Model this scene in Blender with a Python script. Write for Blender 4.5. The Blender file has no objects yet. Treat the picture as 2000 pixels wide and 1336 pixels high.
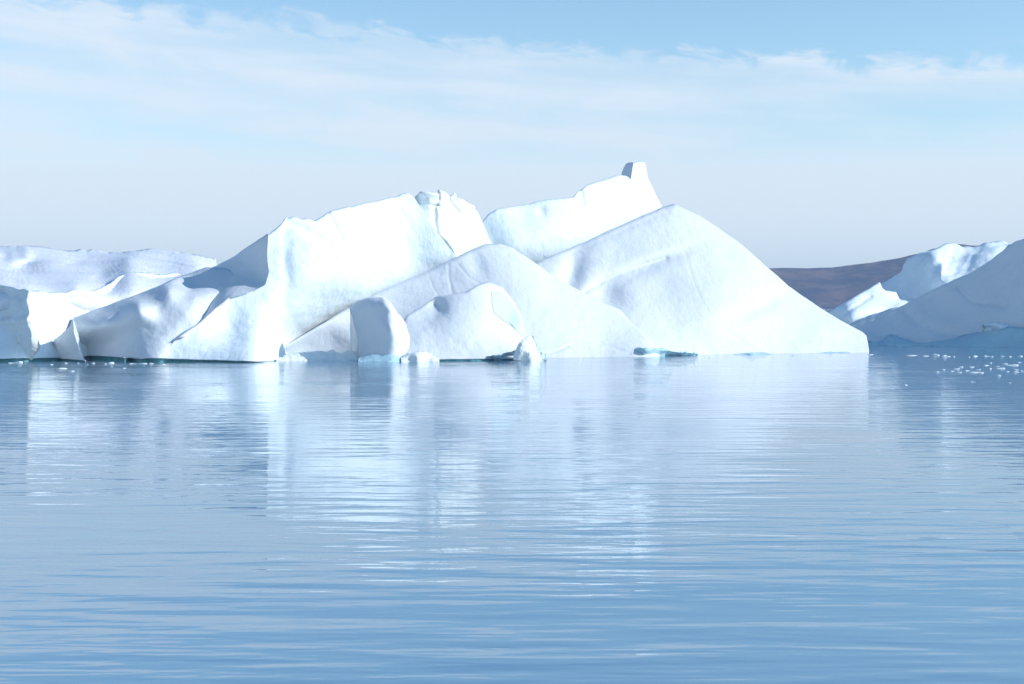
import bpy, math
import numpy as np
from mathutils import Vector

S = bpy.context.scene
# ------------------------------------------------------------------ camera
CAMH = 13.0          # the deck the photo was taken from
FPX = 2777.8         # focal length in photo pixels (2000 wide)
HOR = 615.0          # row of the horizon
cam_d = bpy.data.cameras.new("camera"); cam = bpy.data.objects.new("camera", cam_d)
S.collection.objects.link(cam); S.camera = cam
cam.location = (0, 0, CAMH); cam.rotation_euler = (math.radians(90), 0, 0)
cam_d.lens = 50; cam_d.sensor_width = 36; cam_d.shift_y = -(668 - HOR) / 2000.0
cam_d.clip_start = 0.5; cam_d.clip_end = 90000
# ------------------------------------------------------------------ sun / sky
SUN_AZ = math.radians(78)     # to the right of straight-behind-the-camera
SUN_EL = math.radians(28)
sdir = Vector((math.sin(SUN_AZ) * math.cos(SUN_EL), -math.cos(SUN_AZ) * math.cos(SUN_EL), math.sin(SUN_EL)))
sl = bpy.data.lights.new("sun", 'SUN'); sun = bpy.data.objects.new("sun", sl)
S.collection.objects.link(sun); sun.location = (200, -100, 300)
sun.rotation_euler = sdir.to_track_quat('Z', 'Y').to_euler()
sl.energy = 2.9; sl.angle = math.radians(0.5); sl.color = (1.0, 0.98, 0.95)
SKY_STRENGTH = 0.115
S.view_settings.view_transform = 'Standard'; S.view_settings.look = 'None'
S.view_settings.gamma = 1.0; S.view_settings.exposure = 0.55
S.view_settings.use_curve_mapping = False
S.cycles.max_bounces = 8; S.cycles.diffuse_bounces = 3; S.cycles.glossy_bounces = 4

w = bpy.data.worlds.new("World"); S.world = w; w.use_nodes = True
nt = w.node_tree; N = nt.nodes; L = nt.links
bg = N['Background']; bg.inputs[1].default_value = SKY_STRENGTH

def mth(nt, op, a, b=None, c=None, clamp=False):
    n = nt.nodes.new('ShaderNodeMath'); n.operation = op; n.use_clamp = clamp
    for i, x in enumerate((a, b, c)):
        if x is None: continue
        if isinstance(x, (int, float)): n.inputs[i].default_value = x
        else: nt.links.new(x, n.inputs[i])
    return n.outputs[0]

def comb(nt, x, y, z):
    n = nt.nodes.new('ShaderNodeCombineXYZ')
    for i, q in enumerate((x, y, z)):
        if isinstance(q, (int, float)): n.inputs[i].default_value = q
        else: nt.links.new(q, n.inputs[i])
    return n.outputs[0]

def noise(nt, vec, scale, detail=4, rough=0.5, dist=0.0, typ=None):
    n = nt.nodes.new('ShaderNodeTexNoise')
    n.inputs['Scale'].default_value = scale; n.inputs['Detail'].default_value = detail
    n.inputs['Roughness'].default_value = rough; n.inputs['Distortion'].default_value = dist
    if typ: n.noise_type = typ
    nt.links.new(vec, n.inputs['Vector'])
    return n.outputs[0]

def mapr(nt, v, a, b, c=0.0, d=1.0, smooth=True):
    n = nt.nodes.new('ShaderNodeMapRange')
    if smooth: n.interpolation_type = 'SMOOTHSTEP'
    nt.links.new(v, n.inputs[0])
    for i, q in enumerate((a, b, c, d)): n.inputs[i + 1].default_value = q
    return n.outputs[0]

def mixc(nt, f, a, b, mode='MIX'):
    n = nt.nodes.new('ShaderNodeMix'); n.data_type = 'RGBA'; n.blend_type = mode
    for s, q in ((n.inputs[0], f), (n.inputs[6], a), (n.inputs[7], b)):
        if isinstance(q, (int, float)): s.default_value = q
        elif isinstance(q, tuple): s.default_value = (*q, 1)
        else: nt.links.new(q, s)
    return n.outputs[2]

sky = N.new('ShaderNodeTexSky'); sky.sky_type = 'NISHITA'; sky.sun_disc = False
sky.sun_elevation = SUN_EL
sky.sun_rotation = math.atan2(sdir.x, sdir.y)
sky.altitude = 0; sky.air_density = 1.0; sky.dust_density = 0.4; sky.ozone_density = 1.5
tc = N.new('ShaderNodeTexCoord'); sep = N.new('ShaderNodeSeparateXYZ'); L.new(tc.outputs['Generated'], sep.inputs[0])
X, Y, Z = sep.outputs
hyp = mth(nt, 'SQRT', mth(nt, 'ADD', mth(nt, 'MULTIPLY', X, X), mth(nt, 'MULTIPLY', Y, Y)))
ele = mth(nt, 'DIVIDE', Z, mth(nt, 'MAXIMUM', hyp, 0.02))
azi = mth(nt, 'ARCTAN2', X, Y)
# high thin cloud: its upper edge sinks to the right, streaks follow that tilt
et = mth(nt, 'ADD', ele, mth(nt, 'MULTIPLY', azi, 0.075))         # tilted elevation
v1 = comb(nt, mth(nt, 'MULTIPLY', azi, 2.2), mth(nt, 'MULTIPLY', et, 30), 0.0)
v2 = comb(nt, mth(nt, 'MULTIPLY', azi, 9.0), mth(nt, 'MULTIPLY', et, 34), 3.7)
v3 = comb(nt, mth(nt, 'MULTIPLY', azi, 26.0), mth(nt, 'MULTIPLY', et, 60), 8.1)
n1 = noise(nt, v1, 1.0, 5, 0.55); n2 = noise(nt, v2, 1.0, 6, 0.6, 0.4); n3 = noise(nt, v3, 1.0, 6, 0.6, 0.6)
edge = mth(nt, 'ADD', et, mth(nt, 'MULTIPLY', mth(nt, 'SUBTRACT', n3, 0.5), 0.06))
edge = mth(nt, 'ADD', edge, mth(nt, 'MULTIPLY', mth(nt, 'SUBTRACT', n2, 0.5), 0.03))
bank = mapr(nt, edge, 0.198, 0.182, 0.0, 1.0)
streak = mapr(nt, mth(nt, 'ADD', mth(nt, 'MULTIPLY', n1, 0.6), mth(nt, 'MULTIPLY', n2, 0.4)), 0.36, 0.60, 0.38, 1.0)
lowveil = mapr(nt, ele, 0.15, 0.09, 0.0, 1.0)
gq = mth(nt, 'ADD', mth(nt, 'POWER', mth(nt, 'MULTIPLY', mth(nt, 'SUBTRACT', azi, 0.33), 6.5), 2), mth(nt, 'POWER', mth(nt, 'MULTIPLY', mth(nt, 'SUBTRACT', ele, 0.137), 55), 2))
gap = mth(nt, 'SUBTRACT', 1.0, mth(nt, 'MULTIPLY', mth(nt, 'EXPONENT', mth(nt, 'MULTIPLY', gq, -1.0)), 0.6))
dens = mth(nt, 'MULTIPLY', bank, mth(nt, 'MAXIMUM', streak, mth(nt, 'MULTIPLY', lowveil, 1.0)))
dens = mth(nt, 'MULTIPLY', mth(nt, 'MULTIPLY', dens, gap), 0.92)
LOWSKY = (1.0, 1.12, 1.14); HIGHSKY = (0.40, 0.80, 1.02)
CLOUD = (4.75, 5.35, 5.98)
skyc = mixc(nt, 1.0, sky.outputs[0], mixc(nt, mapr(nt, ele, 0.24, 0.55), LOWSKY, HIGHSKY), 'MULTIPLY')
L.new(mixc(nt, dens, skyc, CLOUD), bg.inputs[0])

# ------------------------------------------------------------------ helpers
def tag(o, label=None, cat=None, group=None, kind=None):
    if label: o['label'] = label
    if cat: o['category'] = cat
    if group: o['group'] = group
    if kind: o['kind'] = kind
    return o

def empty(name, loc):
    o = bpy.data.objects.new(name, None); S.collection.objects.link(o); o.location = loc
    return o

def mesh_obj(name, V, F, mat, parent=None, smooth=True, origin=None):
    me = bpy.data.meshes.new(name)
    V = np.asarray(V, dtype=float)
    if parent is not None: V = V - np.array(parent.location)
    elif origin is not None: V = V - np.array(origin)
    me.from_pydata(V.tolist(), [], F)
    me.materials.append(mat)
    if smooth: me.polygons.foreach_set('use_smooth', [True] * len(me.polygons))
    me.update()
    o = bpy.data.objects.new(name, me); S.collection.objects.link(o)
    if parent is not None: o.parent = parent
    elif origin is not None: o.location = origin
    return o

def _hash(ix, iy, iz, seed):
    h = (ix * 374761393 + iy * 668265263 + iz * 2147483647 + seed * 974634777) & 0xFFFFFFFF
    h = ((h ^ (h >> 13)) * 1274126177) & 0xFFFFFFFF
    h = (h ^ (h >> 16)) & 0xFFFFFFFF
    return h / 4294967295.0

def vnoise(P, seed=0):
    P = np.asarray(P, dtype=float)
    I = np.floor(P).astype(np.int64); Fr = P - I
    U = Fr * Fr * Fr * (Fr * (Fr * 6 - 15) + 10)
    r = 0
    for dx in (0, 1):
        wx = U[..., 0] if dx else 1 - U[..., 0]
        for dy in (0, 1):
            wy = U[..., 1] if dy else 1 - U[..., 1]
            for dz in (0, 1):
                wz = U[..., 2] if dz else 1 - U[..., 2]
                r = r + wx * wy * wz * _hash(I[..., 0] + dx, I[..., 1] + dy, I[..., 2] + dz, seed)
    return r * 2 - 1

def fbm(P, scale, octv=4, gain=0.5, seed=0, ridged=False):
    P = np.asarray(P) / np.asarray(scale); a = 1.0; r = 0; t = 0
    for k in range(octv):
        n = vnoise(P * (2.03 ** k) + 17.3 * k, seed + k)
        if ridged: n = 1 - 2 * np.abs(n)
        r = r + a * n; t += a; a *= gain
    return r / t

def resamp(poly, n):
    p = np.array(poly, dtype=float)
    d = np.r_[0, np.cumsum(np.hypot(*(np.diff(p[:, :2], axis=0).T)))]
    t = np.linspace(0, d[-1], n)
    return np.stack([np.interp(t, d, p[:, k]) for k in range(p.shape[1])], 1)

def smooth1(a, k):
    for _ in range(k):
        b = a.copy(); b[1:-1] = 0.25 * a[:-2] + 0.5 * a[1:-1] + 0.25 * a[2:]; a = b
    return a

def tps(pts, q, lam=1e-3):
    pts = np.array(pts, dtype=float); c = pts[:, :2] / 100.0; y = pts[:, 2]; n = len(c)
    def phi(r2): return 0.5 * r2 * np.log(r2 + 1e-12)
    K = phi(((c[:, None] - c[None]) ** 2).sum(-1)) + lam * np.eye(n)
    Pm = np.c_[np.ones(n), c]
    A = np.block([[K, Pm], [Pm.T, np.zeros((3, 3))]])
    s = np.linalg.solve(A, np.r_[y, 0, 0, 0])
    qq = q / 100.0
    out = s[n] + qq[:, 0] * s[n + 1] + qq[:, 1] * s[n + 2]
    for i in range(n):
        out = out + s[i] * phi(((qq - c[i]) ** 2).sum(-1))
    return out

def to_world(u, v, D):
    return np.stack([(u - 1000) / FPX * D, D, CAMH - (v - HOR) / FPX * D], -1)

def depth_at(v, z=0.0):
    return (CAMH - z) * FPX / (v - HOR)

class Berg:
    """collects the patches of one part; every patch is a closed lump with its own back slope"""
    def __init__(self): self.V = []; self.F = []; self.n = 0; self.NV = []; self.NF = []; self.nn = 0
    def add(self, V, F):
        self.V.append(V); self.F += [tuple(i + self.n for i in f) for f in F]; self.n += len(V)
    def addn(self, V, F):
        self.NV.append(V); self.NF += [tuple(i + self.nn for i in f) for f in F]; self.nn += len(V)
    def build(self, name, mat, parent, wet=None):
        o = mesh_obj(name, np.concatenate(self.V), self.F, mat, parent)
        if self.nn: mesh_obj('waterline_notch', np.concatenate(self.NV), self.NF, wet, o if False else parent)
        return o

def patch(B, top, bottom, pts=(), left=None, right=None, zb=-1.0, step=2.2, rnd=(10, 2.0), feats=(),
          amp=(0.35, 9.0), fine=(0.10, 2.0), back=0.7, jag=0.0, seed=1, notch=0.0, lam=1e-3, sm=2, ridged=False, stretch=(1, 1, 1), share=None, off=0.0):
    top = [tuple(p) for p in top]; bottom = [tuple(p) for p in bottom]
    left = left or [top[0][:2], bottom[0][:2]]; right = right or [top[-1][:2], bottom[-1][:2]]
    def plen(p):
        p = np.array([q[:2] for q in p], float); return np.hypot(*(np.diff(p, axis=0).T)).sum()
    nu = max(8, int(max(plen(top), plen(bottom)) / step)); nv = max(8, int(max(plen(left), plen(right),
             max(q[1] for q in bottom) - min(q[1] for q in top)) / step))
    T = smooth1(resamp([p[:2] for p in top], nu), sm); Bt = smooth1(resamp([p[:2] for p in bottom], nu), sm)
    Lf = smooth1(resamp([p[:2] for p in left], nv), sm); Rt = smooth1(resamp([p[:2] for p in right], nv), sm)
    if jag:
        q = np.c_[T[:, 0], np.zeros(nu), np.zeros(nu)]
        j = fbm(q, 14, 4, 0.6, seed + 50) * jag
        env = np.minimum(1, np.minimum(np.arange(nu), np.arange(nu)[::-1]) / 6.0)
        T[:, 1] += j * env
    s = np.linspace(0, 1, nu)[:, None, None]; t = np.linspace(0, 1, nv)[None, :, None]
    UV = (1 - t) * T[:, None] + t * Bt[:, None] + (1 - s) * Lf[None] + s * Rt[None] \
        - ((1 - s) * (1 - t) * T[0] + s * (1 - t) * T[-1] + (1 - s) * t * Bt[0] + s * t * Bt[-1])
    ctl = [p for p in pts] + [p for p in top if len(p) == 3]
    for p in (resamp([q[:2] for q in bottom], max(3, len(bottom) + 2)) if zb is not None else []):
        ctl.append((p[0], p[1], depth_at(p[1], zb)))
    if share: ctl = share
    B.ctl = ctl
    u = UV[..., 0].ravel(); v = UV[..., 1].ravel()
    D = tps(ctl, np.c_[u, v], lam) + off
    for f in feats:
        if f[0] == 'g':            # soft bump or hollow: (u, v, su, sv, metres, degrees)
            _, gu, gv, su, sv, am, an = f
            a = math.radians(an); du = u - gu; dv = v - gv
            p = (du * math.cos(a) + dv * math.sin(a)) / su; q = (-du * math.sin(a) + dv * math.cos(a)) / sv
            D = D + am * np.exp(-(p * p + q * q) / 2)
        elif f[0] == 'step':       # a break of slope along a polyline: left-hand side pushed back
            _, line, wdt, am, fall = f
            ln = resamp(line, 60); dx = u[:, None] - ln[None, :, 0]; dy = v[:, None] - ln[None, :, 1]
            d2 = dx * dx + dy * dy; k = d2.argmin(1); tg = np.gradient(ln, axis=0)
            sg = dx[np.arange(len(u)), k] * tg[k, 1] - dy[np.arange(len(u)), k] * tg[k, 0]
            sg = sg / np.hypot(tg[k, 0], tg[k, 1]); dist = np.sqrt(d2[np.arange(len(u)), k])
            endf = np.minimum(1, np.minimum(k, 59 - k) / 12.0)
            D = D + am * endf * np.where(sg > 0, np.exp(-dist / fall), 0) * (1 - np.exp(-dist / wdt))
        elif f[0] == 'crack':      # narrow groove
            _, line, wdt, am = f
            ln = resamp(line, 120); ln = ln + fbm(np.c_[ln, np.zeros(120)], 12, 3, 0.5, 5)[:, None] * 1.5
            d2 = ((u[:, None] - ln[None, :, 0]) ** 2 + (v[:, None] - ln[None, :, 1]) ** 2).min(1)
            D = D + am * np.exp(-d2 / (2 * wdt * wdt))
    D = D.reshape(nu, nv)
    if rnd[0] > 0:
        dd = np.clip(1 - (UV[..., 1] - UV[:, :1, 1]) / rnd[0], 0, 1)
        D = D + rnd[1] * (1 - np.sqrt(np.clip(1 - dd * dd, 0, 1)))
    P = to_world(UV[..., 0], UV[..., 1], D)
    gx = np.gradient(P, axis=0); gy = np.gradient(P, axis=1)
    Nn = np.cross(gx, gy); Nn /= (np.linalg.norm(Nn, axis=-1, keepdims=True) + 1e-9)
    Nn = np.where(Nn[..., 1:2] > 0, -Nn, Nn)
    Q = P * np.array(stretch)
    h = amp[0] * fbm(Q, amp[1], 4, 0.5, seed, ridged) + fine[0] * fbm(Q, fine[1], 3, 0.55, seed + 9)
    P = P + Nn * h[..., None]
    V = P.reshape(-1, 3); F = []
    for i in range(nu - 1):
        for j in range(nv - 1):
            a = i * nv + j; F.append((a, a + 1, a + nv + 1, a + nv))
    # back slope, falling away from the crest to below the water
    nb = 14; Tp = P[:, 0]; base = len(V)
    k = (np.arange(1, nb + 1) / nb)[None, :]
    drop = (Tp[:, 2:3] + 3.0 if zb is not None else Tp[:, 2:3] * 0 + 16.0) * k
    bz = Tp[:, 2:3] - drop
    ymax = P[..., 1].max(1)[:, None]
    by = Tp[:, 1:2] + 0.6 * np.sqrt(drop) + back * drop + np.maximum(0, ymax - Tp[:, 1:2]) * k
    bx = np.repeat(Tp[:, 0:1], nb, 1)
    Bk = np.stack([bx, by, bz], -1)
    hb = fbm(Bk, 7, 4, 0.5, seed + 33) * 1.2 * np.minimum(1, k * 3)
    Bk[..., 1] += hb
    V = np.concatenate([V, Bk.reshape(-1, 3)])
    def bi(i, r): return i * nv if r == 0 else base + i * nb + r - 1
    for i in range(nu - 1):
        for r in range(nb):
            F.append((bi(i, r), bi(i + 1, r), bi(i + 1, r + 1), bi(i, r + 1)))
    # foot of the front: straight down, or a wave-cut notch
    fb = P[:, -1]; b2 = len(V)
    if notch > 0:
        lipin = fb + np.array([0, 0.5, 0.02]); lipdn = fb + np.array([0, notch, 0.05])
        V = np.concatenate([V, lipdn]); low = b2
        for i in range(nu - 1): F.append((i * nv + nv - 1, b2 + i, b2 + i + 1, (i + 1) * nv + nv - 1))
        nb_ = 5; rows = []
        for r in range(nb_):
            q = lipdn.copy(); f_ = r / (nb_ - 1); q[:, 2] = lipdn[:, 2] * (1 - f_) - 1.5 * f_
            q[:, 1] += 0.25 * vnoise(q * 0.7, 4) - 0.45 * f_ ; rows.append(q)
        W = np.concatenate(rows); WF = []
        for r in range(nb_ - 1):
            for i in range(nu - 1): WF.append((r * nu + i, r * nu + i + 1, (r + 1) * nu + i + 1, (r + 1) * nu + i))
        B.addn(W, WF)
    else:
        dn = fb.copy()
        if zb is not None: dn[:, 2] = -3
        else: dn = dn + np.array([0, 3.0, -0.3])
        V = np.concatenate([V, dn])
        for i in range(nu - 1): F.append((i * nv + nv - 1, b2 + i, b2 + i + 1, (i + 1) * nv + nv - 1))
    # side closures
    for i in (0, nu - 1):
        loop = [i * nv + j for j in range(nv)] + [b2 + i] + [bi(i, r) for r in range(nb, 0, -1)]
        a = loop[0]
        fr = [i * nv + j for j in range(nv)] + [b2 + i]; bk = [bi(i, r) for r in range(0, nb + 1)]
        m = len(fr)
        idx = [bk[min(nb, int(round(j * nb / (m - 1))))] for j in range(m)]
        for j in range(m - 1):
            q = [fr[j], fr[j + 1], idx[j + 1], idx[j]]
            q2 = []
            for x in q:
                if x not in q2: q2.append(x)
            if len(q2) >= 3: F.append(tuple(q2))
    B.add(V, F)

# ------------------------------------------------------------------ materials
def ice_mat(name, col, col2, rough=0.55, bump=0.35, scale=1.0, groove=0.0, spec=0.25):
    m = bpy.data.materials.new(name); m.use_nodes = True; t = m.node_tree
    b = t.nodes['Principled BSDF']; g = t.nodes.new('ShaderNodeNewGeometry'); p = g.outputs['Position']
    n_a = noise(t, p, 0.06 * scale, 5, 0.6); n_b = noise(t, p, 0.9 * scale, 6, 0.65)
    f = mapr(t, mth(t, 'ADD', mth(t, 'MULTIPLY', n_a, 0.7), mth(t, 'MULTIPLY', n_b, 0.3)), 0.42, 0.66)
    t.links.new(mixc(t, f, col, col2), b.inputs['Base Color'])
    b.inputs['Roughness'].default_value = rough; b.inputs['Specular IOR Level'].default_value = spec
    mp = t.nodes.new('ShaderNodeMapping'); mp.inputs['Scale'].default_value = (1.0, 1.0, 0.35); t.links.new(p, mp.inputs[0])
    h1 = noise(t, mp.outputs[0], 0.55 * scale, 6, 0.6); h2 = noise(t, p, 3.0 * scale, 4, 0.6)
    h = mth(t, 'ADD', mth(t, 'MULTIPLY', h1, 1.0), mth(t, 'MULTIPLY', h2, 0.22))
    bp = t.nodes.new('ShaderNodeBump'); bp.inputs['Strength'].default_value = bump; bp.inputs['Distance'].default_value = 0.8
    t.links.new(h, bp.inputs['Height']); t.links.new(bp.outputs[0], b.inputs['Normal'])
    return m

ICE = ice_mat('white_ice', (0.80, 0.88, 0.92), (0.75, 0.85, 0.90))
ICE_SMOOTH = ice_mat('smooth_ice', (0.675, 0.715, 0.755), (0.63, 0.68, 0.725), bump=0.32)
SHADE_TINT = ice_mat('shade_tinted_ice', (0.56, 0.70, 0.76), (0.50, 0.66, 0.73), rough=0.4, bump=0.4)  # ice with shade painted into its colour as a bluish tint
ICE_ROUGH = ice_mat('rough_ice', (0.79, 0.84, 0.84), (0.73, 0.79, 0.80), bump=0.5)
SNOW = ice_mat('wind_snow', (0.76, 0.79, 0.85), (0.72, 0.76, 0.83), bump=0.45)
BLUE = ice_mat('blue_ice', (0.44, 0.65, 0.73), (0.38, 0.59, 0.68), rough=0.35, bump=0.4)
WET = ice_mat('wet_ice', (0.10, 0.30, 0.34), (0.06, 0.20, 0.24), rough=0.3, bump=0.4)

# ------------------------------------------------------------------ sea
def sea():
    ys = [-400.0]
    while ys[-1] < 38: ys.append(ys[-1] + 20)
    while ys[-1] < 60000: ys.append(ys[-1] * 1.06)
    ys = np.array(ys); xs = np.sinh(np.linspace(-7, 7, 81)) * 60
    V = [(x, y, 0.0) for y in ys for x in xs]; nx = len(xs); F = []
    for j in range(len(ys) - 1):
        for i in range(nx - 1):
            a = j * nx + i; F.append((a, a + 1, a + nx + 1, a + nx))
    m = bpy.data.materials.new('sea_water'); m.use_nodes = True; t = m.node_tree; b = t.nodes['Principled BSDF']
    b.inputs['Base Color'].default_value = (0.135, 0.275, 0.39, 1); b.inputs['Roughness'].default_value = 0.012
    b.inputs['IOR'].default_value = 4.2; b.inputs['Specular IOR Level'].default_value = 0.5
    g = t.nodes.new('ShaderNodeNewGeometry'); p = g.outputs['Position']
    def lay(sx, sy, ang, detail, rough, dist=0.0):
        mp = t.nodes.new('ShaderNodeMapping'); mp.inputs['Scale'].default_value = (sx, sy, 1)
        mp.inputs['Rotation'].default_value = (0, 0, math.radians(ang)); t.links.new(p, mp.inputs[0])
        return noise(t, mp.outputs[0], 1.0, detail, rough, dist)
    a1 = lay(0.10, 0.42, 3, 2, 0.4, 0.2); a2 = lay(0.28, 1.0, -5, 2, 0.4, 0.3); a3 = lay(0.9, 2.6, 6, 2, 0.5)
    big = lay(0.010, 0.035, 0, 3, 0.5)
    amt = mapr(t, big, 0.35, 0.65, 0.45, 1.2)
    h = mth(t, 'ADD', mth(t, 'MULTIPLY', a1, 0.115), mth(t, 'ADD', mth(t, 'MULTIPLY', a2, 0.027), mth(t, 'MULTIPLY', a3, 0.0025)))
    h = mth(t, 'MULTIPLY', h, amt)
    bp = t.nodes.new('ShaderNodeBump'); bp.inputs['Strength'].default_value = 1.0; bp.inputs['Distance'].default_value = 1.0
    t.links.new(h, bp.inputs['Height']); t.links.new(bp.outputs[0], b.inputs['Normal'])
    o = mesh_obj('water', V, F, m, smooth=False); tag(o, kind='structure')
sea()

# ------------------------------------------------------------------ main iceberg
main = empty('iceberg', (0, 430, 0))
tag(main, 'huge white iceberg filling the middle, with a square pinnacle on its crest', 'iceberg')

ARRIS = [(525, 455), (521, 500), (526, 530), (519, 556), (490, 571), (450, 580), (420, 603), (385, 637), (340, 666), (315, 700)]
ARR_D = [417, 414, 412, 410, 408, 406, 403, 399, 395.5, 392.5]
# lit main wall
B = Berg()
patch(B, top=[(525, 455, 417), (540, 444), (548, 437), (557, 423, 421), (575, 424), (615, 429, 426), (635, 417), (650, 410), (680, 404, 436),
              (695, 402), (730, 393), (770, 383, 449), (793, 375), (801, 379), (811, 388, 452)],
      bottom=[(315, 700), (520, 700.3), (560, 695), (600, 691), (700, 686), (1000, 680)], left=ARRIS, right=[(811, 388), (850, 447), (893, 505), (950, 600), (1000, 700)],
      pts=[(u, v, d) for (u, v), d in zip(ARRIS, ARR_D)] +
          [(560, 500, 415), (600, 540, 415), (575, 600, 415), (640, 490, 421), (720, 480, 435), (800, 500, 449), (760, 590, 450), (700, 600, 440), (600, 640, 426.5), (640, 610, 430), (560, 665, 419),
           (850, 560, 457), (850, 447, 451), (875, 472, 453), (893, 505, 455), (450, 640, 404), (520, 640, 405.5)],
      zb=1.0, notch=1.6, rnd=(8, 1.0), jag=2.2, seed=3, back=0.5, amp=(0.7, 14),
      feats=[('crack', [(640, 415), (655, 440), (670, 470)], 3, 0.5), ('crack', [(490, 628), (530, 634), (545, 645)], 2, 0.25),
             ('crack', [(560, 450), (555, 500), (563, 545), (556, 600)], 9, 0.6), ('crack', [(557, 428), (600, 452), (640, 478), (652, 505)], 7, 0.9)])
B.build('main_wall', ICE, main, WET)
# shadowed side of that wall
B = Berg()
patch(B, top=[(398, 528, 452), (430, 515), (460, 500), (490, 478, 426), (525, 455, 417)], bottom=[(240, 700), (315, 700)],
      left=[(398, 528), (320, 620), (240, 700)], right=ARRIS,
      pts=[(u, v, d) for (u, v), d in zip(ARRIS, ARR_D)] + [(320, 620, 445), (250, 690, 430)], zb=1.0, notch=1.6, rnd=(4, 0.5), amp=(0.4, 12), seed=5)
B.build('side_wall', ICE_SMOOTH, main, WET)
# left slope with its bulge
B = Berg()
patch(B, top=[(143, 621, 416), (200, 600, 420), (270, 575, 424), (350, 540, 430), (405, 522, 434), (440, 524, 431), (462, 536, 424), (470, 560, 420)],
      bottom=[(150, 694), (200, 696), (240, 698.3), (290, 700.5), (330, 700), (430, 695)], right=[(470, 560), (465, 620), (430, 694)],
      pts=[(158, 655, 414), (180, 642, 407), (210, 622, 405), (270, 590, 403), (330, 566, 408), (175, 672, 417), (220, 667, 408), (250, 645, 401), (285, 640, 398.5), (320, 645, 397.5), (310, 600, 402), (340, 600, 401), (380, 580, 408),
           (400, 640, 404), (370, 650, 400.5), (330, 680, 394.3), (370, 560, 421), (430, 560, 418), (430, 600, 415)],
      zb=1.0, notch=1.6, rnd=(5, 1.0), amp=(0.35, 10), seed=7)
B.build('left_slope', ICE_SMOOTH, main, WET)
# thin fin at the far left end
B = Berg()
patch(B, top=[(104, 664, 406), (122, 651), (135, 640), (142, 620, 397), (146, 655), (158, 690, 393)], bottom=[(118, 700.5), (165, 704)], left=[(104, 664), (109, 680), (112, 695), (118, 700.5)],
      pts=[(125, 680, 402)], zb=0.5, notch=1.2, rnd=(2, 0.2), amp=(0.3, 5), seed=8)
B.build('end_fin', ICE_SMOOTH, main, WET)
# cracked block on the crest
B = Berg()
patch(B, top=[(806, 398, 459), (811, 386, 459), (821, 375, 455), (850, 378), (854, 379), (857, 372), (875, 380), (878, 384), (887, 378), (893, 388), (925, 402, 470), (927, 418), (938, 437, 472)],
      bottom=[(880, 698), (1010, 698)], left=[(806, 398), (822, 410), (850, 449), (875, 472), (893, 507), (880, 698)], right=[(938, 437), (960, 480), (1010, 698)],
      pts=[(822, 410, 455), (850, 449, 455.5), (875, 472, 457), (850, 400, 456), (900, 450, 464), (930, 500, 467)], zb=-1, rnd=(3, 0.6), sm=0,
      amp=(0.75, 7), fine=(0.22, 1.8), seed=11, ridged=True,
      feats=[('crack', [(856, 374), (857, 392), (850, 405), (852, 440), (858, 470)], 1.8, 0.8), ('crack', [(815, 396), (845, 400), (870, 406)], 1.5, 0.4), ('crack', [(878, 382), (880, 395), (900, 420)], 1.8, 0.5)])
B.build('cracked_block', ICE_ROUGH, main)
# ridge that climbs to the pinnacle
B = Berg()
patch(B, top=[(915, 460, 475), (938, 436, 475), (955, 418), (970, 408, 476), (1000, 404), (1020, 402, 480), (1045, 394), (1100, 387, 485), (1120, 384), (1128, 374),
              (1145, 362, 492), (1165, 354), (1200, 344, 499), (1213, 341), (1230, 343), (1232, 333), (1234, 320, 503), (1238, 317), (1259, 316, 508), (1262, 328), (1266, 347, 508), (1279, 376), (1294, 405, 512)],
      bottom=[(915, 697), (1340, 694)], right=[(1293, 405), (1310, 500), (1340, 694)],
      pts=[(1000, 480, 473), (1100, 460, 480), (1200, 420, 495), (1250, 400, 503)], zb=-2, rnd=(6, 0.8), jag=1.6, seed=13, amp=(0.5, 12),
      feats=[('crack', [(1256, 345), (1256, 380), (1248, 430)], 1.5, 0.5), ('g', 1058, 415, 6, 10, 0.5, -20), ('crack', [(1133, 372), (1140, 400)], 4, 0.8)])
B.build('summit_ridge', ICE, main)
B = Berg()
patch(B, top=[(1213, 342, 517), (1217, 330), (1223, 320), (1228, 317.5), (1237, 317, 503)], bottom=[(1207, 375), (1231, 375)], left=[(1213, 342), (1207, 375)], right=[(1237, 317), (1232, 345), (1231, 375)],
      pts=[(1232, 345, 501.8), (1207, 375, 523), (1231, 375, 506)], zb=None, rnd=(0, 0), amp=(0.2, 4), sm=1, seed=15, back=0.1)
B.build('pinnacle', ICE_SMOOTH, main)
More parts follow.
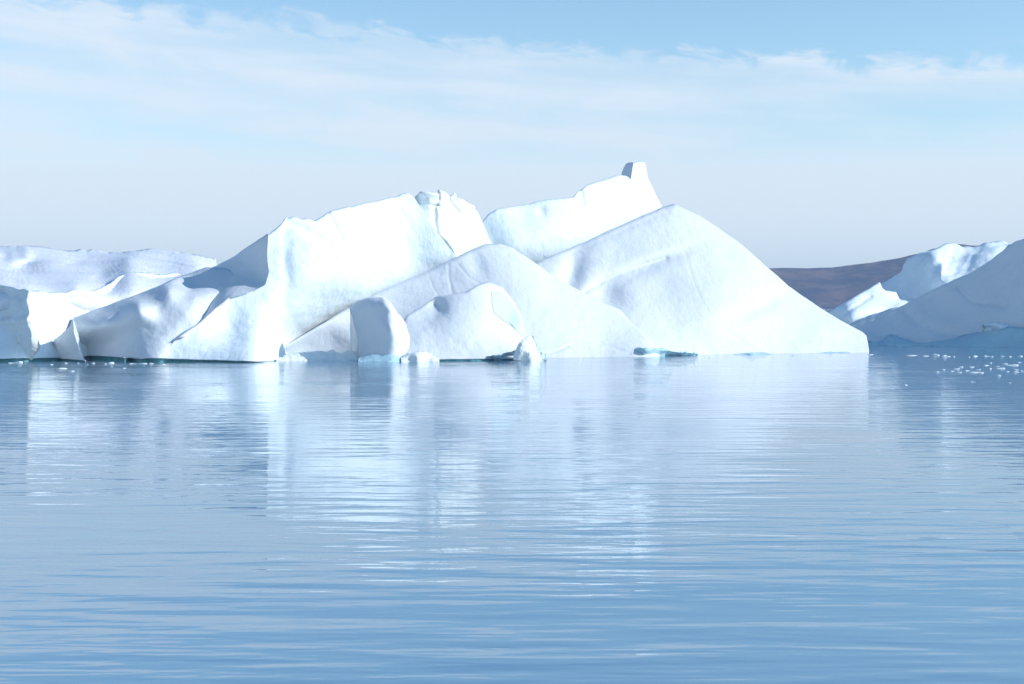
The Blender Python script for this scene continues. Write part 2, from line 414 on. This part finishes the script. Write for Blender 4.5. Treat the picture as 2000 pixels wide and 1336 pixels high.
# broad right slope
B = Berg()
patch(B, top=[(1000, 540, 462), (1050, 513, 468), (1080, 498), (1150, 468, 479), (1250, 423, 490), (1292, 405), (1318, 399, 497), (1365, 420, 499), (1400, 442), (1440, 470, 501), (1480, 505), (1540, 558, 502),
              (1600, 600, 504), (1640, 625), (1684, 648, 506), (1692, 656)],
      bottom=[(1000, 699), (1200, 696.5), (1350, 693.5), (1500, 690.5), (1640, 688.5), (1697, 687.5)], right=[(1692, 656), (1695, 670), (1697, 687.5)],
      pts=[(1300, 560, 474), (1300, 480, 485), (1400, 560, 480), (1500, 620, 485), (1600, 650, 493), (1250, 620, 460), (1400, 650, 468), (1200, 500, 477), (1150, 620, 453)],
      zb=0, rnd=(9, 2.5), seed=17, amp=(0.5, 20), fine=(0.08, 2), back=0.6,
      feats=[('g', 1115, 545, 16, 45, 4.0, 15), ('g', 1180, 580, 26, 26, 5.0, 20), ('g', 1265, 520, 60, 9, 1.6, -22),
             ('crack', [(1325, 465), (1340, 500), (1352, 540), (1366, 580), (1392, 625)], 1.3, 0.13), ('crack', [(1392, 630), (1430, 652), (1472, 682)], 1.6, 0.25),
             ('g', 1480, 600, 70, 12, 1.0, -25), ('crack', [(1060, 515), (1150, 478), (1250, 434), (1300, 412)], 5, 0.35), ('crack', [(1142, 572), (1180, 547), (1240, 522), (1300, 505)], 3.5, 0.8), ('g', 1600, 655, 60, 10, 0.8, 18), ('crack', [(1235, 615), (1300, 622), (1390, 628)], 1.3, 0.12)])
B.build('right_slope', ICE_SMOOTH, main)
# central dome
B = Berg()
patch(B, top=[(505, 699, 411), (560, 672, 416), (620, 637, 422), (680, 602, 430), (760, 562, 438), (850, 521, 444), (900, 497, 447), (925, 485), (945, 477, 451), (975, 475), (1000, 483, 454),
              (1040, 510), (1080, 540, 455), (1150, 578, 456), (1210, 605), (1250, 640, 456), (1280, 675), (1292, 694.5, 451)],
      bottom=[(515, 702.5), (600, 699.8), (700, 698.5), (900, 699), (1060, 699), (1200, 697), (1288, 695.5)],
      pts=[(700, 650, 430), (640, 665, 426), (800, 620, 434), (900, 560, 440), (950, 530, 444), (1000, 600, 438), (1100, 640, 440), (1180, 660, 446), (1050, 560, 446)],
      zb=0, rnd=(9, 2.2), seed=19, amp=(0.5, 16), fine=(0.08, 2),
      feats=[('g', 932, 515, 12, 22, 1.0, -25), ('g', 1010, 540, 30, 20, -0.8, 20), ('crack', [(875, 515), (878, 550), (885, 578)], 1.8, 0.2),
             ('crack', [(835, 530), (845, 560), (855, 575)], 1.5, 0.12), ('crack', [(893, 515), (915, 540), (940, 556)], 1.6, 0.2), ('g', 645, 665, 18, 16, 1.0, 20), ('crack', [(1110, 660), (1160, 668), (1230, 690)], 2, 0.3), ('crack', [(1075, 690), (1120, 672), (1150, 680)], 1.6, 0.3)])
B.build('central_dome', ICE_SMOOTH, main)
# mound in front
FEATS_M = [('g', 850, 596, 11, 13, 2.2, -30), ('g', 992, 612, 11, 34, 3.0, -28)]
B = Berg()
patch(B, top=[(775, 640, 408), (795, 616, 410), (820, 601, 414), (840, 587, 417), (855, 577, 418.5), (880, 574, 418), (910, 570), (935, 555), (955, 550, 428), (980, 560, 431), (1000, 585), (1015, 612, 431), (1027, 655, 426), (1036, 680)],
      bottom=[(780, 702.3), (900, 701.3), (1045, 699.6)],
      pts=[(838, 606, 413.5), (855, 596, 415.5), (820, 630, 408.5), (874, 600, 413), (866, 630, 408), (925, 600, 414), (960, 600, 418), (910, 655, 406.5), (985, 640, 416.5), (1010, 640, 420), (820, 660, 403.5)],
      zb=0.5, notch=0.5, rnd=(6, 1.2), seed=23, amp=(0.3, 8),
      feats=FEATS_M)
B.build('front_mound', ICE_SMOOTH, main, WET)
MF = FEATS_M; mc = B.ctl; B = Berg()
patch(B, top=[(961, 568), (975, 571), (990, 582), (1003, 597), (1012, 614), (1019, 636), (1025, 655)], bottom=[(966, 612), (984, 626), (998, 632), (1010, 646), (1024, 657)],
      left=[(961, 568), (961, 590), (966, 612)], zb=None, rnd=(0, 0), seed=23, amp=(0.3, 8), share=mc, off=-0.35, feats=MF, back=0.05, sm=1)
B.build('shade_tint_facet', SHADE_TINT, main)  # thin skin over the mound's scoop, its shade painted as blue tint
# pillar standing in front
B = Berg()
patch(B, top=[(683, 600, 406), (700, 586, 405), (720, 579, 403), (748, 579, 400), (762, 588, 398.5), (773, 606, 399.5), (785, 620, 402), (797, 642, 405), (835, 672, 407), (850, 690, 406)],
      bottom=[(700, 703.6), (720, 704.5), (745, 705.7), (768, 706.2), (800, 705), (855, 704)], left=[(683, 600), (690, 625), (697, 645), (701, 665), (697, 690), (700, 703.6)],
      pts=[(697, 645, 406), (720, 625, 403.5), (745, 620, 399.5), (750, 660, 398.5), (765, 640, 396), (782, 660, 399.5), (800, 675, 402), (703, 680, 406), (730, 680, 402.5), (715, 650, 404.5)],
      zb=0, rnd=(22, 5.5), seed=29, amp=(0.3, 6), back=0.0, stretch=(1, 1, 0.6))
B.build('ice_pillar', ICE_SMOOTH, main)

# ledges of blue ice and low blocks along the waterline
B = Berg()
patch(B, top=[(1004, 690, 401), (1012, 674), (1022, 662), (1036, 655, 405), (1048, 664), (1058, 680), (1067, 699, 406)], bottom=[(1003, 702), (1068, 702)],
      pts=[(1040, 665, 404), (1035, 690, 401.5), (1015, 690, 400.5)], zb=0.4, rnd=(0, 0), seed=61, amp=(1.0, 4), fine=(0.25, 0.9), jag=2.5, back=0.5, ridged=True, step=1.4, sm=0)
B.build('broken_block', ICE_ROUGH, main)
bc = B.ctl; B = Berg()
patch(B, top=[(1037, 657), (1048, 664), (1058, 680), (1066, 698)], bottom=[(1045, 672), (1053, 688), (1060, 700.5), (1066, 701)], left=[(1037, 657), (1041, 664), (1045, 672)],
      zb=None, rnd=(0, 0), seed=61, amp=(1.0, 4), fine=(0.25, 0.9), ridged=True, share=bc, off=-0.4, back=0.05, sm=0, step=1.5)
B.build('shade_tint_facet', SHADE_TINT, main)  # block's shaded right side, put in as a blue-tinted skin
B = Berg()
patch(B, top=[(543, 699, 402), (556, 694), (575, 690), (620, 687, 406), (650, 683), (654, 687), (664, 688), (680, 682, 409), (690, 685), (699, 693, 408)], bottom=[(540, 705.3), (620, 704.5), (699, 704)],
      pts=[(600, 696, 404), (660, 695, 406), (680, 690, 407)], zb=0, rnd=(2, 0.6), seed=63, amp=(0.8, 3), fine=(0.25, 1), back=0.3)
B.build('undercut_ledge', ICE_ROUGH, main)
B = Berg()
patch(B, top=[(1210, 690, 444), (1218, 683), (1228, 681), (1290, 680, 448), (1310, 684), (1345, 688.5), (1360, 689, 456), (1363, 692)], bottom=[(1208, 696.8), (1300, 695), (1365, 693.2)],
      pts=[(1260, 688, 442.5)], zb=0, rnd=(2, 1.5), seed=64, amp=(0.7, 2.5), fine=(0.25, 1), back=0.3)
B.build('blue_ledge', BLUE, main); B = Berg()
patch(B, top=[(1425, 692, 466), (1440, 690), (1470, 688.5, 469), (1500, 689), (1507, 691, 473)], bottom=[(1425, 692.9), (1508, 691.6)], zb=0, rnd=(1, 0.6), seed=65, amp=(0.3, 2), back=0.3)
B.build('blue_ledge', BLUE, main); B = Berg()
patch(B, top=[(1600, 689, 486), (1625, 686.3), (1650, 687, 492), (1662, 688.6)], bottom=[(1600, 689.6), (1662, 688.6)], zb=0, rnd=(1, 0.6), seed=66, amp=(0.3, 2), back=0.3)
B.build('blue_ledge', BLUE, main)
B = Berg()
patch(B, top=[(700, 699, 398), (712, 694), (730, 690, 399), (748, 694), (762, 688), (774, 689, 400), (786, 695, 401), (800, 701)], bottom=[(700, 706.5), (750, 707), (805, 706)],
      pts=[(740, 698, 396.5), (770, 696, 396.5)], zb=0, rnd=(2, 0.8), seed=67, amp=(0.5, 2.5), fine=(0.15, 0.8), back=0.3)
B.build('wet_ledge', BLUE, main); B = Berg()
patch(B, top=[(925, 697, 404), (960, 695), (985, 690, 405), (1008, 683, 406)], bottom=[(925, 702), (1010, 702)], pts=[(980, 697, 403)], zb=0, rnd=(1, 0.6), seed=68, amp=(0.4, 2.5), back=0.3)
B.build('wet_ledge', BLUE, main)
B = Berg()
patch(B, top=[(784, 697, 397), (792, 690), (815, 686, 398), (832, 688), (845, 697), (858, 701, 400)], bottom=[(784, 706.6), (858, 705.8)], pts=[(815, 697, 395)], zb=0, rnd=(2, 0.8), seed=69, amp=(0.6, 2.2), fine=(0.2, 0.8), back=0.3)
B.build('white_rubble', ICE_ROUGH, main)

# ------------------------------------------------------------------ left iceberg
lb = empty('iceberg', (-150, 460, 0))
tag(lb, 'flat-topped white iceberg with a grey snow plateau and ribbed cliff, at the left edge', 'iceberg')
B = Berg()
patch(B, top=[(-260, 560, 414), (-80, 556, 414), (0, 558, 413), (50, 566, 410), (100, 573, 415), (150, 564, 426), (183, 570, 435), (205, 558, 445), (248, 531, 462), (300, 536, 470), (340, 534, 478), (385, 530, 488), (430, 540, 500)],
      bottom=[(-260, 701), (0, 701), (60, 699.8), (105, 699), (150, 697), (300, 690), (450, 685)], pts=[(60, 640, 403), (150, 640, 419), (100, 620, 409), (100, 650, 406.5), (250, 600, 450)],
      zb=0.8, notch=1.5, rnd=(4, 1.0), seed=41, amp=(1.0, 6), stretch=(1, 1, 0.3), jag=2.5,
      feats=[('g', 165, 592, 10, 12, 3.0, 20)])
B.build('ice_cliff', ICE, lb, WET)
B = Berg()
patch(B, top=[(-260, 478, 520), (-60, 476, 520), (0, 480, 522), (15, 479), (50, 477, 522), (80, 481), (115, 486), (145, 489, 535), (158, 486.5), (170, 490), (176, 486.5), (196, 488), (199, 490), (210, 493),
              (245, 491, 540), (270, 488), (295, 486.5, 545), (320, 489), (350, 495), (400, 503, 548), (419, 504), (421, 514, 548)],
      bottom=[(-260, 700), (450, 696)], right=[(421, 514), (430, 540), (450, 696)],
      pts=[(-200, 556, 420), (0, 550, 420), (50, 562, 416), (100, 568, 424), (150, 560, 431), (205, 553, 455), (248, 526, 468), (300, 530, 478), (385, 526, 496), (150, 520, 490), (50, 520, 480), (250, 505, 500), (340, 510, 515),
           (100, 640, 440), (300, 640, 460)], zb=-1, rnd=(5, 2.0), seed=43, amp=(1.2, 14), fine=(0.15, 3), jag=1.2, sm=1, stretch=(0.35, 1, 1.5),
      feats=[('g', 42, 521, 26, 7, 9, -6), ('g', 52, 497, 9, 9, -4, 0), ('g', 8, 505, 10, 9, 6, 0), ('g', 135, 517, 18, 5, 3.0, -12), ('g', 195, 538, 10, 4, 2.5, -20),
             ('crack', [(215, 493), (300, 505), (390, 527)], 2, 2.5)])
B.build('snow_plateau', SNOW, lb)
B = Berg()
patch(B, top=[(-240, 556, 412), (-60, 552, 408), (0, 555, 404), (30, 560), (58, 566, 396)], bottom=[(-240, 698), (0, 700), (62, 702)], right=[(58, 566), (53, 590), (58, 612), (52, 626), (60, 640), (66, 670), (62, 702)],
      pts=[(0, 600, 407), (40, 600, 396), (0, 626, 405), (30, 626, 398), (20, 660, 401), (-100, 620, 412), (55, 660, 393)], zb=0.5, notch=1.0, rnd=(3, 0.6), seed=47, amp=(1.4, 7), fine=(0.3, 2),
      feats=[('g', 15, 628, 60, 5, -2.5, -4), ('g', 32, 665, 3.5, 26, -2.0, 8)])
B.build('ice_buttress', ICE_ROUGH, lb, WET)

# ------------------------------------------------------------------ right iceberg
rb = empty('iceberg', (190, 640, 0))
tag(rb, 'blue shadowed iceberg with sunlit ribbed crest in front of the brown hill', 'iceberg')
EDGE = [(1600, 650, 642), (1660, 634, 636), (1700, 617, 632), (1757, 598, 625), (1785, 583, 622), (1840, 553, 616), (1900, 530, 609), (1940, 505, 603), (1975, 475, 597), (1985, 468, 595), (2000, 464, 592), (2100, 440, 575), (2300, 430, 555), (2400, 520, 550)]
B = Berg()
patch(B, top=EDGE, bottom=[(1590, 670.3), (1700, 671), (1850, 672.5), (2000, 674), (2200, 677), (2420, 679)], pts=[(1750, 640, 620), (1850, 600, 611), (1900, 640, 598), (1980, 550, 591), (1980, 640, 586), (2150, 600, 565)],
      zb=0.6, notch=1.5, rnd=(4, 1.2), seed=51, amp=(2.2, 26), fine=(0.25, 4), feats=[('crack', [(1760, 600), (1800, 640), (1870, 655)], 8, 1.5), ('crack', [(1870, 560), (1900, 590), (1960, 600)], 5, 1.2)])
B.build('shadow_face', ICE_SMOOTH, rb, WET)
B = Berg()
patch(B, top=[(1600, 625, 664), (1620, 608, 667), (1640, 597), (1690, 567, 674), (1718, 550, 680), (1723, 562), (1728, 567), (1738, 569), (1750, 569, 682), (1757, 585, 679), (1785, 585, 680), (1800, 600, 676)],
      bottom=[(1600, 670), (1800, 671)], pts=[(1660, 632, 657), (1700, 614, 659), (1757, 596, 668), (1700, 590, 665)], zb=-1, rnd=(4, 2), seed=53, amp=(0.35, 10), jag=1.0,
      feats=[('crack', [(1635, 622), (1665, 602), (1700, 580)], 3, 1.2)])
B.build('side_ledge', ICE, rb)
B = Berg()
patch(B, top=[(1700, 585, 725), (1722, 553, 722), (1760, 531, 718), (1768, 510, 716), (1800, 492, 708), (1826, 484, 706), (1850, 477, 718), (1865, 476), (1880, 483), (1900, 482, 720), (1925, 475), (1945, 470, 726), (1960, 469), (1968, 474, 726), (2040, 480, 726)],
      bottom=[(1700, 669), (2040, 672)], pts=[(1760, 570, 712), (1790, 540, 704), (1820, 510, 692), (1832, 500, 692), (1850, 510, 696), (1845, 548, 674), (1900, 525, 682), (1940, 500, 692), (1900, 500, 702), (1800, 580, 694), (1740, 585, 712)],
      zb=-1, rnd=(4, 2), seed=55, amp=(1.8, 13), feats=[('g', 1870, 520, 6, 22, 2.5, 25), ('g', 1895, 512, 5, 25, 2.5, 35), ('g', 1842, 520, 5, 25, -3, 20), ('g', 1815, 510, 7, 18, -3, 20)])
B.build('ribbed_crest', ICE, rb)

B = Berg()
patch(B, top=[(1690, 670, 616), (1715, 657), (1742, 652, 613), (1752, 656), (1765, 664), (1790, 669), (1822, 671.5, 603)], bottom=[(1690, 671.8), (1822, 673.2)], zb=0.6, rnd=(4, 2), seed=71, amp=(0.6, 6), back=0.3)
B.build('blue_foot', BLUE, rb); B = Berg()
patch(B, top=[(1800, 671.8, 603), (1850, 662), (1900, 652, 592), (1920, 645), (1945, 640), (1975, 638, 580), (2000, 641), (2100, 632, 562)], bottom=[(1800, 672.9), (2000, 674.8), (2100, 676.5)], zb=0.6, rnd=(4, 2), seed=72, amp=(0.8, 6), back=0.3)
B.build('blue_foot', BLUE, rb)
B = Berg()
patch(B, top=[(1919, 632, 586), (1950, 630), (1962, 633, 587), (1972, 630, 588), (1977, 636)], bottom=[(1930, 645), (1945, 652), (1975, 646)], left=[(1919, 632), (1930, 645)], pts=[(1930, 645, 592), (1945, 652, 592), (1975, 646, 592), (1945, 638, 582), (1965, 640, 583)], zb=None, rnd=(4, 3), seed=73, amp=(0.5, 2), back=0.3)
B.build('lit_knob', ICE, rb)

# ------------------------------------------------------------------ hill
def hill():
    top = [(-2500, 560), (1300, 540), (1515, 524), (1550, 524), (1640, 520), (1700, 512), (1760, 505), (1800, 495), (1830, 484), (1880, 476), (1910, 481), (2100, 470), (2600, 440), (3500, 500)]
    T = resamp(top, 500); V = []; nv = 60
    for i, (u, v) in enumerate(T):
        for j in range(nv):
            f = j / (nv - 1)
            D = 5600 - 900 * f
            vv = v + (HOR + CAMH * FPX / 4700 + 3 - v) * f
            V.append(to_world(u, vv, D))
    V = np.array(V)
    V[:, 2] += fbm(V, (320, 320, 320), 5, 0.55, 71) * 14 * np.repeat(np.ones(1), len(V))
    V[:, 1] += fbm(V, (500, 900, 200), 5, 0.55, 75) * 120
    F = [(i * nv + j, i * nv + j + 1, (i + 1) * nv + j + 1, (i + 1) * nv + j) for i in range(499) for j in range(nv - 1)]
    n0 = len(V); bk = V.reshape(500, nv, 3)[:, 0].copy(); bk[:, 1] += 1500; bk[:, 2] = -20
    V = np.concatenate([V, bk]); F += [(i * nv, (i + 1) * nv, n0 + i + 1, n0 + i) for i in range(499)]
    m = bpy.data.materials.new('tundra_rock'); m.use_nodes = True; t = m.node_tree; b = t.nodes['Principled BSDF']
    g = t.nodes.new('ShaderNodeNewGeometry'); p = g.outputs['Position']
    a = noise(t, p, 0.004, 8, 0.65); c = noise(t, p, 0.02, 5, 0.6)
    f = mapr(t, mth(t, 'ADD', mth(t, 'MULTIPLY', a, 0.65), mth(t, 'MULTIPLY', c, 0.35)), 0.42, 0.58)
    t.links.new(mixc(t, f, (0.03, 0.04, 0.11), (0.165, 0.11, 0.14)), b.inputs['Base Color']); b.inputs['Roughness'].default_value = 0.95
    bp = t.nodes.new('ShaderNodeBump'); bp.inputs['Distance'].default_value = 12; bp.inputs['Strength'].default_value = 0.8
    t.links.new(a, bp.inputs['Height']); t.links.new(bp.outputs[0], b.inputs['Normal'])
    tag(mesh_obj('hills', V, F, m), kind='structure')
hill()

# ------------------------------------------------------------------ drifting ice
def chunk_mesh(seed):
    rng = np.random.default_rng(seed); V = []; F = []; na, nr = 14, 6
    ph = rng.uniform(0, 6.28, 4)
    for r in range(nr + 1):
        el = -0.5 + (math.pi / 2 + 0.5) * r / nr
        for k in range(na):
            a = 2 * math.pi * k / na
            rad = 1 + 0.28 * math.sin(2 * a + ph[0]) + 0.18 * math.sin(3 * a + ph[1]) + rng.uniform(-0.1, 0.1)
            V.append((rad * math.cos(a) * math.cos(el) * 0.5, rad * math.sin(a) * math.cos(el) * 0.5, max(0, math.sin(el)) ** 0.7 * (0.5 + 0.22 * math.sin(a + ph[2]) + rng.uniform(-0.08, 0.08)) if el > 0 else math.sin(el) * 0.5))
    for r in range(nr):
        for k in range(na):
            F.append((r * na + k, r * na + (k + 1) % na, (r + 1) * na + (k + 1) % na, (r + 1) * na + k))
    F.append(tuple(nr * na + k for k in range(na)))
    me = bpy.data.meshes.new('ice_floe'); me.from_pydata(V, [], F); me.materials.append(ICE)
    me.polygons.foreach_set('use_smooth', [True] * len(me.polygons)); me.update(); return me
PROTO = [chunk_mesh(i) for i in range(7)]
rng = np.random.default_rng(5)
UNIQ = {(121, 720): 'widest flat ice floe nearest the viewer off the left end of the main iceberg', (1827, 694): 'tallest pale floe in the row close under the blue shadowed iceberg',
        (1978, 713.5): 'broad white floe near the right edge, largest of the scattered cluster', (1848, 696.5): 'second tallest floe in the row, just right of the tallest one',
        (37, 708): 'domed white floe closest to the left edge, below the ice buttress'}
def floe(u, v, wpx, h, label, group):
    label = UNIQ.get((u, v), label)
    D = depth_at(v); o = bpy.data.objects.new('ice_floe', PROTO[int(rng.integers(7))]); S.collection.objects.link(o)
    wm = wpx / FPX * D * rng.uniform(0.65, 1.25)
    o.location = ((u - 1000) / FPX * D, D, 0); o.rotation_euler = (0, 0, rng.uniform(-0.5, 0.5) + (math.pi if rng.random() < .5 else 0))
    o.scale = (wm * 1.15, wm * rng.uniform(0.6, 1.0), h * 0.75); tag(o, label, 'ice floe', group)
GR = 'small floes scattered right of the main iceberg'; LR = 'small white floe among many alike in front of the blue shadowed iceberg'
for u, v, wd, h in [(1779, 694.3, 18, .35), (1808, 695.5, 14, .35), (1827, 694, 10, 1.0), (1848, 696.5, 11, .8), (1863, 697, 6, .4), (1905, 696, 13, .6), (1926, 696, 7, .5), (1938, 697, 5, .5),
                    (1958, 696, 6, .4), (1973, 697, 5, .4), (1993, 696, 7, .5), (1893, 697.5, 5, .3), (1700, 692.5, 9, .3), (1549, 694.5, 7, .3), (1387, 699, 6, .3),
                    (1925, 714, 8, .35), (1962, 711, 10, .4), (1978, 713.5, 17, .5), (1877, 717, 9, .3), (1898, 717, 11, .3), (1869, 720.5, 8, .3), (1934, 720, 9, .35), (1955, 719.5, 12, .35),
                    (1985, 722.5, 9, .3), (1996, 724.5, 6, .3), (1830, 726.5, 8, .3), (1875, 727.5, 8, .3), (1905, 727.5, 18, .3), (1917, 728.5, 8, .3), (1950, 733.5, 9, .4), (1985, 727, 9, .3),
                    (1948, 716, 6, .3), (1912, 722, 7, .3), (1889, 724, 6, .3), (1968, 726, 7, .3), (1843, 722, 5, .25), (1860, 725, 6, .25), (1935, 709, 5, .3), (1991, 708, 8, .3), (1769, 752, 7, .2), (1900, 746, 10, .2), (1972, 748, 8, .2)]:
    floe(u, v, wd, h, LR, GR)
GL = 'small floes scattered off the left end'; LL = 'small white ice floe floating off the left end of the main iceberg'
for u, v, wd, h in [(37, 708, 12, .7), (22, 709, 8, .3), (129, 709.5, 6, .4), (153, 709.5, 7, .4), (121, 720, 22, .4), (182, 709.5, 5, .3), (218, 709.5, 8, .7), (243, 719.5, 6, .3),
                    (259, 710.5, 9, .3), (279, 710.5, 16, .4), (296, 710.5, 12, .4), (206, 711, 5, .3), (171, 712, 5, .25), (100, 712, 8, .25), (320, 712, 6, .25), (140, 725, 9, .25)]:
    floe(u, v, wd, h, LL, GL)
db = empty('ice_strip', (620, 2800, 0)); tag(db, 'thin low strip of far white ice at the foot of the brown hill', 'iceberg')
B = Berg()
patch(B, top=[(1560, 606, 2700), (1590, 603.5), (1612, 603, 2800), (1634, 603.5), (1660, 606, 2800)], bottom=[(1560, 627), (1660, 627)], zb=0, rnd=(1, 6), seed=81, amp=(2, 20), step=1.5)
B.build('ice_cliff', ICE, db)

# ------------------------------------------------------------------ haze
hz = mesh_obj('haze', [(x, y, z) for x in (-9000, 9000) for y in (-1500, 9500) for z in (-22, 330)],
              [(0, 1, 3, 2), (4, 6, 7, 5), (0, 4, 5, 1), (2, 3, 7, 6), (0, 2, 6, 4), (1, 5, 7, 3)], ICE, smooth=False)
m = bpy.data.materials.new('air'); m.use_nodes = True; t = m.node_tree; t.nodes.remove(t.nodes['Principled BSDF'])
pv = t.nodes.new('ShaderNodeVolumePrincipled'); pv.inputs['Density'].default_value = 0.00007
pv.inputs['Color'].default_value = (0.55, 0.76, 1.0, 1); pv.inputs['Anisotropy'].default_value = 0.0
t.links.new(pv.outputs[0], t.nodes['Material Output'].inputs['Volume'])
hz.data.materials.clear(); hz.data.materials.append(m); tag(hz, kind='stuff')
